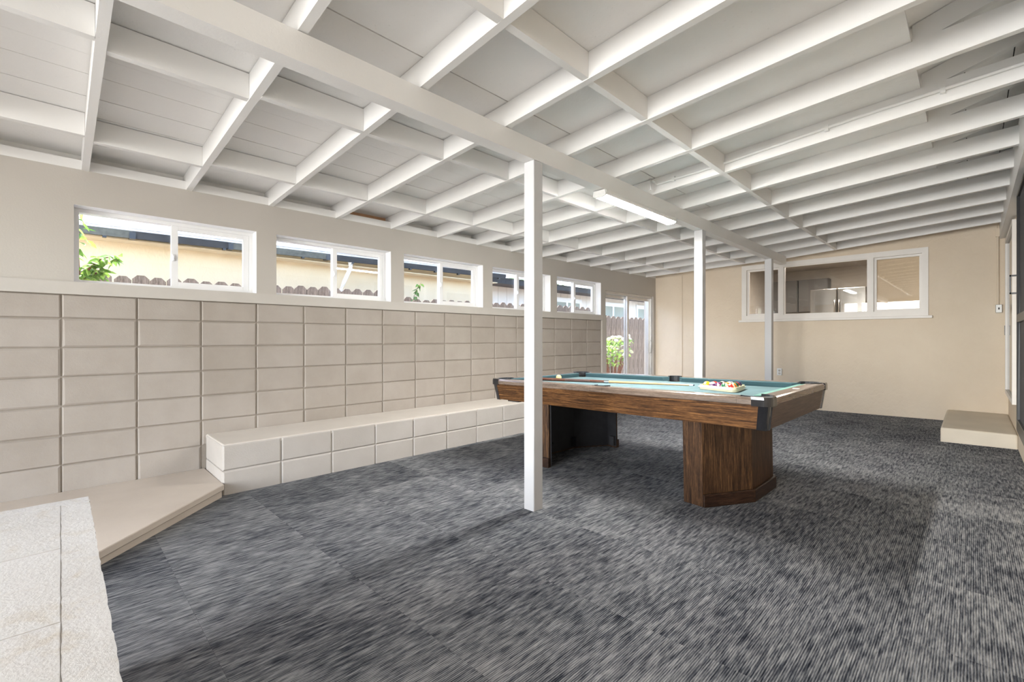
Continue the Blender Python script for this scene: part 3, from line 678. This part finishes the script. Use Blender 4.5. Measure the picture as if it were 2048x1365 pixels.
# pedestals
def pedestal(sx):
    ped = empty('pedestal', (0, 0, 0)); ped.parent = pt
    pl = [(.612, -.535), (.752, -.555), (.945, -.215), (.945, .215), (.752, .555), (.612, .535)]
    t = .022
    names = ('side_panel', 'corner_panel', 'front_panel', 'corner_panel', 'side_panel')
    for i, nm in enumerate(names):
        a = Vector(pl[i]); b_ = Vector(pl[i+1]); d = (b_-a).normalized(); nrm = Vector((-d.y, d.x))*t
        q = [a, b_, b_+nrm, a+nrm]
        vs = [(sx*v.x, v.y, z) for z in (.0, ZA+.006) for v in q]
        p = put(nm, MB().hexa(vs) if sx > 0 else MB().hexa(vs), M['oakv'], ped)
        if 0 < i < 4 or sx < 0 or True:
            if (i in (0, 4)) and sx > 0: continue
            e = -nrm/t*.020; q = [a+e-d*.006, b_+e+d*.006, b_+d*.002, a-d*.002]
            hh = .085
            vs = [(sx*v.x, v.y, z) for z in (.0, hh) for v in q]
            put('base_moulding', MB().hexa(vs).mesh('base_moulding', .004), M['oakdark'], p)
    # dark inner lining and fixing blocks, seen from the open side
    lining = MB(); k = [(x-.024 if 0 < i < 5 else x, y*.955) for i, (x, y) in enumerate(pl)]
    for i in range(5):
        a = k[i]; b_ = k[i+1]
        vs = [(sx*a[0], a[1], .012), (sx*b_[0], b_[1], .012), (sx*(b_[0]-.004), b_[1]*.99, .012), (sx*(a[0]-.004), a[1]*.99, .012)]
        lining.hexa(vs+[(x, y, ZA) for x, y, z in vs])
    put('lining', lining, M['blackm'], ped)
    for y in (-.19, .19, .49):
        put('corner_block', B(min(sx*.87, sx*.915) if abs(y) < .3 else min(sx*.62, sx*.67), max(sx*.87, sx*.915) if abs(y) < .3 else max(sx*.62, sx*.67), y-.02, y+.02, .03, .12), M['blackm'], ped)
    return ped
pedestal(1); pedestal(-1)
put('leveller', B(-hx+.16, -hx+.30, -hy+.07, -hy+.11, ZA-.016, ZA+.004), M['blackm'], pt)

# ---- things on the table
CX, CY = 2.433, 3.572
def bedz(x): return zf(2.433)+ZC_+.0165*(x-CX)
def on_bed(x, y, h): return (x, y, bedz(x)+h)
cue = tag(empty('pool_cue', on_bed(1.335, 3.435, .016)), 'pool cue lying diagonally across the teal cloth', 'pool cue')
dv = Vector((2.785-1.335, 3.775-3.435, .0165*(2.785-1.335)-.007)); cue.rotation_euler = dv.to_track_quat('X', 'Z').to_euler(); LC = dv.length
def seg(name, x0, x1, r0, r1, mat_): put(name, MB().tube([(x0, 0, 0), (x1, 0, 0)], [r0, r1], 12), mat_, cue)
seg('bumper', 0, .02, .0145, .015, M['pocket']); seg('butt', .02, .30, .015, .0142, M['cue_butt']); seg('wrap', .30, .56, .0142, .0135, M['cue_wrap'])
seg('forearm', .56, .70, .0135, .0115, M['cue_butt']); seg('joint_collar', .70, .745, .0118, .0114, M['chrome']); seg('shaft', .745, LC-.04, .0112, .0066, M['maple'])
seg('ferrule', LC-.04, LC-.010, .0066, .0064, M['whitep']); seg('tip', LC-.010, LC, .0064, .006, M['blue'])
def sphere(name, r):
    m = MB(); n = 24; k = 14
    prof = [(r*math.sin(math.pi*i/k), -r*math.cos(math.pi*i/k)) for i in range(k+1)]
    me = m.lathe(prof, n).mesh(name); 
    bm = bmesh.new(); bm.from_mesh(me); bmesh.ops.remove_doubles(bm, verts=bm.verts, dist=1e-5); bm.to_mesh(me); bm.free()
    return me
RB = .0286
def ballmat(name, col, stripe):
    m, nt, n, l, b = new(name)
    tc = n.new('ShaderNodeTexCoord').outputs['Object']; sx = n.new('ShaderNodeSeparateXYZ'); l.new(tc, sx.inputs[0])
    ab = n.new('ShaderNodeMath'); ab.operation = 'ABSOLUTE'; l.new(sx.outputs[2], ab.inputs[0])
    ab2 = n.new('ShaderNodeMath'); ab2.operation = 'ABSOLUTE'; l.new(sx.outputs[0], ab2.inputs[0])
    g1 = n.new('ShaderNodeMath'); g1.operation = 'GREATER_THAN'; g1.inputs[1].default_value = RB*(.55 if stripe else 2); l.new(ab.outputs[0], g1.inputs[0])
    g2 = n.new('ShaderNodeMath'); g2.operation = 'GREATER_THAN'; g2.inputs[1].default_value = RB*.93; l.new(ab2.outputs[0], g2.inputs[0])
    mx = n.new('ShaderNodeMath'); mx.operation = 'MAXIMUM'; l.new(g1.outputs[0], mx.inputs[0]); l.new(g2.outputs[0], mx.inputs[1])
    mc = n.new('ShaderNodeMix'); mc.data_type = 'RGBA'; l.new(mx.outputs[0], mc.inputs[0]); mc.inputs[6].default_value = (*col, 1); mc.inputs[7].default_value = (.80, .72, .50, 1)
    l.new(mc.outputs[2], b.inputs['Base Color']); b.inputs['Roughness'].default_value = .12; b.inputs['Coat Weight'].default_value = .6
    return m
m = plain('cue_ball_resin', (.78, .58, .24), .15, var=.03, coat=.5)
tag(put('cue_ball', sphere('cue_ball', RB), m, None, on_bed(1.49, 3.57, RB)), 'yellowed cue ball lying behind the cue near the post', 'ball')
# triangular ball tray
A = Vector((2.905, 3.598)); Bv = Vector((3.195, 3.478)); ex = (Bv-A).normalized(); ey = Vector((-ex.y, ex.x)); side = .325
tri = lambda s: [Vector((0, -s/math.sqrt(3)*.5))+q for q in (Vector((-s/2, 0)), Vector((s/2, 0)), Vector((0, s*math.sqrt(3)/2)))]
cen = A+ex*(side/2)+ey*(side/(2*math.sqrt(3)))
tr = tag(empty('ball_tray', on_bed(cen.x, cen.y, 0), (0, tilt, math.atan2(ex.y, ex.x))), 'cream plastic triangular tray holding the pool balls', 'ball tray')
def rtri(s, r, k=5):
    base = tri(s); out = []
    for i in range(3):
        d = base[i].normalized(); c_ = base[i]-d*(2*r); a0 = math.atan2(d.y, d.x)
        for j in range(k+1):
            t = a0-pi/3+2*pi/3*j/k; out.append((c_.x+r*math.cos(t), c_.y+r*math.sin(t)))
    return out
def ring(s0, s1, r0, r1, z0, z1):
    a = rtri(s0, r0); b_ = rtri(s1, r1); n = len(a)
    vs = [(x, y, z0) for x, y in a]+[(x, y, z1) for x, y in a]+[(x, y, z0) for x, y in b_]+[(x, y, z1) for x, y in b_]; fs = []
    for i in range(n):
        j = (i+1) % n; fs += [(i, j, n+j, n+i), (2*n+i, 3*n+i, 3*n+j, 2*n+j), (n+i, n+j, 3*n+j, 3*n+i), (i, 2*n+i, 2*n+j, j)]
    return MB().add(vs, fs)
put('base', MB().prism(rtri(.37, .035), .001, .006), M['cream'], tr)
put('wall', ring(.385, .37, .036, .034, .0012, .036), M['cream'], tr)
put('flange', ring(.408, .386, .038, .036, .018, .0225), M['cream'], tr)
cols = [(.75, .42, .02), (.02, .03, .12), (.55, .03, .02), (.11, .015, .10), (.72, .22, .02), (.02, .12, .05), (.20, .02, .025), (.012, .012, .012),
        (.75, .45, .03), (.02, .04, .2), (.60, .03, .02), (.10, .02, .12), (.75, .24, .02), (.02, .14, .06), (.25, .02, .03)]
nm = ['yellow', 'dark blue', 'red', 'purple', 'orange', 'green', 'maroon', 'black']
bm_ = sphere('pool_ball', RB)
order = [0, 11, 3, 13, 10, 2, 7, 4, 12, 14, 8, 5, 9, 6, 1]
where = ['at the left corner of the tray', 'second along the near row of the tray', 'in the middle of the near row of the tray', 'fourth along the near row of the tray', 'at the near right corner of the tray',
         'first ball of the second row', 'second ball of the second row', 'third ball of the second row', 'last ball of the second row', 'first ball of the middle row', 'middle ball of the middle row', 'last ball of the middle row',
         'left ball of the fourth row', 'right ball of the fourth row', 'at the far tip of the tray']
q = 0; pitch = RB*2.02
for row in range(5):
    for k in range(5-row):
        lx = (k-(4-row)/2)*pitch; ly = -pitch*4*math.sqrt(3)/2/3+row*pitch*math.sqrt(3)/2
        p = cen+ex*lx+ey*ly; idx = order[q]; st_ = idx > 7
        me = bm_.copy(); me.name = 'pool_ball'; me.materials.clear(); me.materials.append(ballmat('ball_%s%s' % (nm[idx % 8] if not st_ else nm[idx-8], '_stripe' if st_ else ''), cols[idx], st_))
        o = put('pool_ball', me, None, None, on_bed(p.x, p.y, RB+.0062), (random.uniform(-1.2, 1.2), random.uniform(-1.2, 1.2), random.uniform(0, 6)))
        tag(o, '%s %s pool ball %s' % (nm[idx] if not st_ else nm[idx-8], 'striped' if st_ else 'solid', where[q]), 'ball', 'pool balls in the tray')
        q += 1

# ================================================================== OUTSIDE: side yard, fence, neighbours
tag(put('side_yard_ground', B(-14, -.2, -8, 24, -.35, -.06), M['soil']), 'unseen side yard ground made pale to bounce light', 'ground', kind='structure')
fence = tag(empty('fence', (-1.75, 0, -.06)), 'weathered dog-ear picket fence across the side yard', 'fence')
def lerp(x, T):
    for (a, fa), (b_, fb) in zip(T[:-1], T[1:]):
        if x <= b_: return fa+(fb-fa)*max(0, (x-a))/(b_-a)
    return T[-1][1]
PT = [(0, .143), (2, .150), (3.2, .165), (5.5, .172), (7.5, .195), (9, .212), (14, .215)]
HT = [(0, 1.795), (1.5, 1.80), (3.2, 1.85), (4.0, 1.76), (5.5, 1.80), (7.6, 1.85), (8.5, 1.83), (9.2, 1.68), (14, 1.67)]
pm = {}
y = -.9
while y < 13.5:
    w_ = lerp(y, PT); h_ = lerp(y, HT)+.06+random.uniform(-.012, .012); g = random.choice((.004, .008, .016))
    e = w_*.27; ww = w_-g
    poly = [(0, 0), (ww, 0), (ww, h_-e), (ww-e, h_), (e, h_), (0, h_-e)]
    m = MB().prism([(a, b_) for a, b_ in poly], 0, .018, 'x')
    o = put('picket', m, M['fence'], fence, (random.uniform(-.003, .003), y, 0), (0, 0, random.uniform(-.01, .01)))
    y += w_
for z in (.35, 1.35): put('rail', B(-.045, -.002, -1, 13.6, z, z+.085), M['fence'], fence)
# neighbour house 1
N1 = tag(empty('neighbour_house', (-3.1, 0, -.1)), 'cream stucco neighbouring house with a grey gutter behind the fence', 'house')
put('wall', B(-.2, 0, -5, 6.6, 0, 2.62), M['n_stucco'], N1)
put('soffit', B(0, .26, -5, 6.75, 2.44, 2.455), M['n_stucco'], N1)
rf = MB().hexa([(.38, -5, 2.46), (.38, 6.9, 2.63), (-3.6, 6.9, 4.62), (-3.6, -5, 4.45), (.38, -5, 2.49), (.38, 6.9, 2.655), (-3.6, 6.9, 4.66), (-3.6, -5, 4.49)])
rfo = put('roof', rf, M['shingle'], N1)
for k in range(9):
    x = .39-.13*k; z = 2.490+.5*(.13*k)
    put('shingle_course', MB().hexa([(x, -5, z), (x, 6.9, z+.165), (x-.14, 6.9, z+.165+.07), (x-.14, -5, z+.07), (x, -5, z+.012), (x, 6.9, z+.177), (x-.14, 6.9, z+.240), (x-.14, -5, z+.075)]), M['shingle'], rfo)
gz = lambda yy: 2.445+.014*yy
for a, b_, mt in ((-5, .62, 'gutter_light'), (.62, 1.66, 'gutter'), (1.66, 3.0, 'gutter_light'), (3.0, 6.9, 'gutter')):
    g = put('gutter', MB().hexa([(.26, a, gz(a)+.01), (.36, a, gz(a)), (.36, b_, gz(b_)), (.26, b_, gz(b_)+.01), (.26, a, gz(a)+.10), (.38, a, gz(a)+.10), (.38, b_, gz(b_)+.10), (.26, b_, gz(b_)+.10)]), M[mt], N1)
    yy = a+.4
    while yy < b_:
        put('gutter_bracket', B(.30, .36, yy, yy+.035, gz(yy)-.022, gz(yy)+.004), M['bframe'], g); yy += .55
    if b_ < 6: put('joint', B(.25, .375, b_-.03, b_+.03, gz(b_)-.008, gz(b_)+.104), M['bframe'], g)
y = 3.40
ds = MB(); pts = [(.31, y, gz(y)), (.30, y, gz(y)-.10), (.14, y-.03, gz(y)-.30), (.06, y-.06, gz(y)-.45), (.05, y-.06, .1)]
ds.tube(pts, .042, 4, False)
tag(put('downspout', ds, M['vinyl'], N1), 'white downspout bent under the gutter')
tag(put('wall_pipe', MB().tube([(.02, y, 1.95), (.02, 5.1, 1.92)], .013, 6), M['vinyl'], N1), 'thin white pipe running along the wall')
tag(put('wall_vent', B(.002, .03, 2.75, 3.45, 1.78, 2.02).mesh('wall_vent', .004), M['gutter'], N1), 'dark grey panel on the wall')
# neighbour house 2
N2 = tag(empty('neighbour_bungalow', (-3.8, 6.75, -.1)), 'white board sided neighbouring house with deep shaded eaves', 'house')
put('wall', B(-.2, -.012, 0, 12, 0, 2.6), M['soffit'], N2)
yy = 0
while yy < 12:
    put('siding_board', B(-.012, 0, yy+.004, yy+.30, 0, 2.52), M['siding'], N2); yy += .304
put('soffit', B(0, .62, -.1, 12, 2.52, 2.545), M['soffit'], N2)
put('fascia', B(.60, .64, -.1, 12, 2.50, 2.64), M['gutter'], N2)
put('roof', MB().hexa([(.68, -.1, 2.64), (.68, 12, 2.64), (-3.5, 12, 3.5), (-3.5, -.1, 3.5), (.68, -.1, 2.68), (.68, 12, 2.68), (-3.5, 12, 3.55), (-3.5, -.1, 3.55)]), M['shingle'], N2)
for a, b_ in ((2.9, 4.3), (5.15, 6.85), (7.45, 8.6)):
    fr = MB(); zt2, zb2 = 2.40, 1.25
    fr.box(0, .03, a, a+.10, zb2, zt2).box(0, .03, b_-.10, b_, zb2, zt2).box(0, .03, a+.1, b_-.1, zt2-.13, zt2).box(0, .03, a+.1, b_-.1, zb2, zb2+.1).box(0, .03, (a+b_)/2-.04, (a+b_)/2+.04, zb2+.1, zt2-.13)
    wf = put('window_frame', fr, M['vinyl'], N2); put('pane', B(.003, .008, a+.1, b_-.1, zb2+.1, zt2-.13), M['blind'], wf)
# vegetation
def leafmesh(name, l_, w_, mat_):
    vs = [(0, 0, 0), (l_*.3, w_*.5, .006), (l_*.7, w_*.38, 0), (l_, 0, -.012), (l_*.7, -w_*.38, 0), (l_*.3, -w_*.5, .006), (l_*.5, 0, -.004)]
    me = MB().add(vs, [(0, 1, 6), (1, 2, 6), (2, 3, 6), (3, 4, 6), (4, 5, 6), (5, 0, 6)]).mesh(name); me.materials.append(mat_); return me
def rnd3(s): return (random.uniform(-s, s), random.uniform(-s, s), random.uniform(-s, s))
vine = tag(empty('climbing_shrub', (-1.15, .0, -.06)), 'bright green leafy branches outside the left pane of the first window', 'shrub')
lm = leafmesh('leaf', .095, .042, M['leaf'])
stems = [[(0, .06, 0), (.02, .10, 1.2), (0, .12, 1.75), (-.02, .10, 2.32)], [(0, .10, 1.6), (.02, .18, 1.82), (.03, .27, 1.93), (.02, .37, 1.95)], [(0, .10, 1.6), (.0, .17, 1.72), (.02, .24, 1.80), (.02, .29, 1.78)]]
for st_ in stems: put('stem', MB().tube(st_, [.012, .01, .006, .003], 6), M['bark'], vine)
for i in range(170):
    s_ = random.choice((0, 0, 1, 1, 2)); t = random.random()
    if s_ == 0: base = (0, .11, 1.60+t*.72); j = .06
    else:
        a = stems[s_]; f_ = t*2.999; k = int(f_); u_ = f_-k; base = tuple(a[k][c_]+(a[k+1][c_]-a[k][c_])*u_ for c_ in range(3)); j = .035
    if base[2] < 1.5: continue
    put('leaf', lm, None, vine, tuple(base[c_]+random.uniform(-j, j) for c_ in range(3)), (random.uniform(-.8, .8), random.uniform(-.2, 1.0), random.uniform(-3.1, 3.1)), (1, 1, 1))
sh = tag(empty('flowering_shrub', (-.85, 8.15, -.06)), 'shrub with white flowers and red stems outside the sliding door', 'shrub')
for i in range(14):
    a = random.uniform(0, 6.28); r0 = random.uniform(.02, .12); r1 = random.uniform(.08, .34)
    put('stem', MB().tube([(r0*math.cos(a), r0*math.sin(a), 0), (r1*.6*math.cos(a), r1*.6*math.sin(a), .5), (r1*math.cos(a), r1*math.sin(a), .85)], [.018, .014, .006], 6), M['bark'], sh)
lm2 = leafmesh('leaf', .11, .06, M['leaf']); fm = leafmesh('petal', .055, .05, M['petal'])
for i in range(190):
    a = random.uniform(0, 6.28); r_ = .40*math.sqrt(random.random()); z = .62+.58*random.random()**.8
    put('leaf', lm2, None, sh, (r_*math.cos(a), r_*math.sin(a), z), (random.uniform(-.7, .7), random.uniform(-.5, .9), random.uniform(-3.1, 3.1)))
for i in range(34):
    a = random.uniform(0, 6.28); r_ = .40*math.sqrt(random.random()); z = .78+.47*random.random()
    fl_ = MB()
    fo = put('flower_head', fm if False else MB().lathe([(0, .0), (.02, .012), (.045, .004), (.05, .02), (.02, .03), (0, .028)], 8).mesh('flower_head'), M['petal'], sh, (r_*math.cos(a), r_*math.sin(a), z), (random.uniform(-.9, .9), random.uniform(-.9, .9), 0))
tw = tag(empty('twig', (-1.6, 3.80, -.06)), 'thin leafy twig rising above the fence behind the third window', 'twig')
tp = [(0, 0, .0), (.02, .03, 1.80), (.02, .08, 1.95), (.03, .16, 2.06)]
put('stem', MB().tube(tp, [.006, .005, .004, .002], 5), M['bark'], tw)
lm3 = leafmesh('leaf', .07, .035, M['leaf_dark'])
for i in range(26):
    f_ = .93+random.random()*2.069; k = int(f_); u_ = f_-k; b_ = [tp[k][c_]+(tp[k+1][c_]-tp[k][c_])*u_+random.uniform(-.02, .02) for c_ in range(3)]
    put('leaf', lm3, None, tw, b_, (random.uniform(-.8, .8), random.uniform(.3, 1.2), random.uniform(-3, 3)))
def tree(x, y, z, h, r, label, n=2600):
    t = tag(empty('tree', (x, y, z)), label, 'tree', 'trees beyond the neighbouring house')
    put('trunk', MB().tube([(0, 0, 0), (.1, 0, h*.5), (.05, .1, h)], [.16, .12, .05], 8), M['bark'], t)
    m = MB(); rnd = random.Random(int(x*100+y))
    for i in range(n):
        d = Vector((rnd.gauss(0, 1), rnd.gauss(0, 1), rnd.gauss(0, 1))).normalized()*r*rnd.random()**.4; d.z *= .8
        c_ = d+Vector((0, 0, h)); u = Vector((rnd.gauss(0, 1), rnd.gauss(0, 1), rnd.gauss(0, 1))).normalized(); v_ = u.cross(Vector((rnd.gauss(0, 1), 1, .2))).normalized(); s_ = .10
        m.add([c_-u*s_, c_+v_*s_*.5, c_+u*s_, c_-v_*s_*.5], [(0, 1, 2, 3)])
    f_ = put('foliage', m, M['leaf'], t); f_['kind'] = 'stuff'
tree(-8.2, 10.5, 0, 4.6, 1.7, 'light green tree above the roof, seen through the fourth window')
tree(-9.0, 15.0, 0, 4.6, 1.8, 'light green tree above the roof, seen through the fifth window')
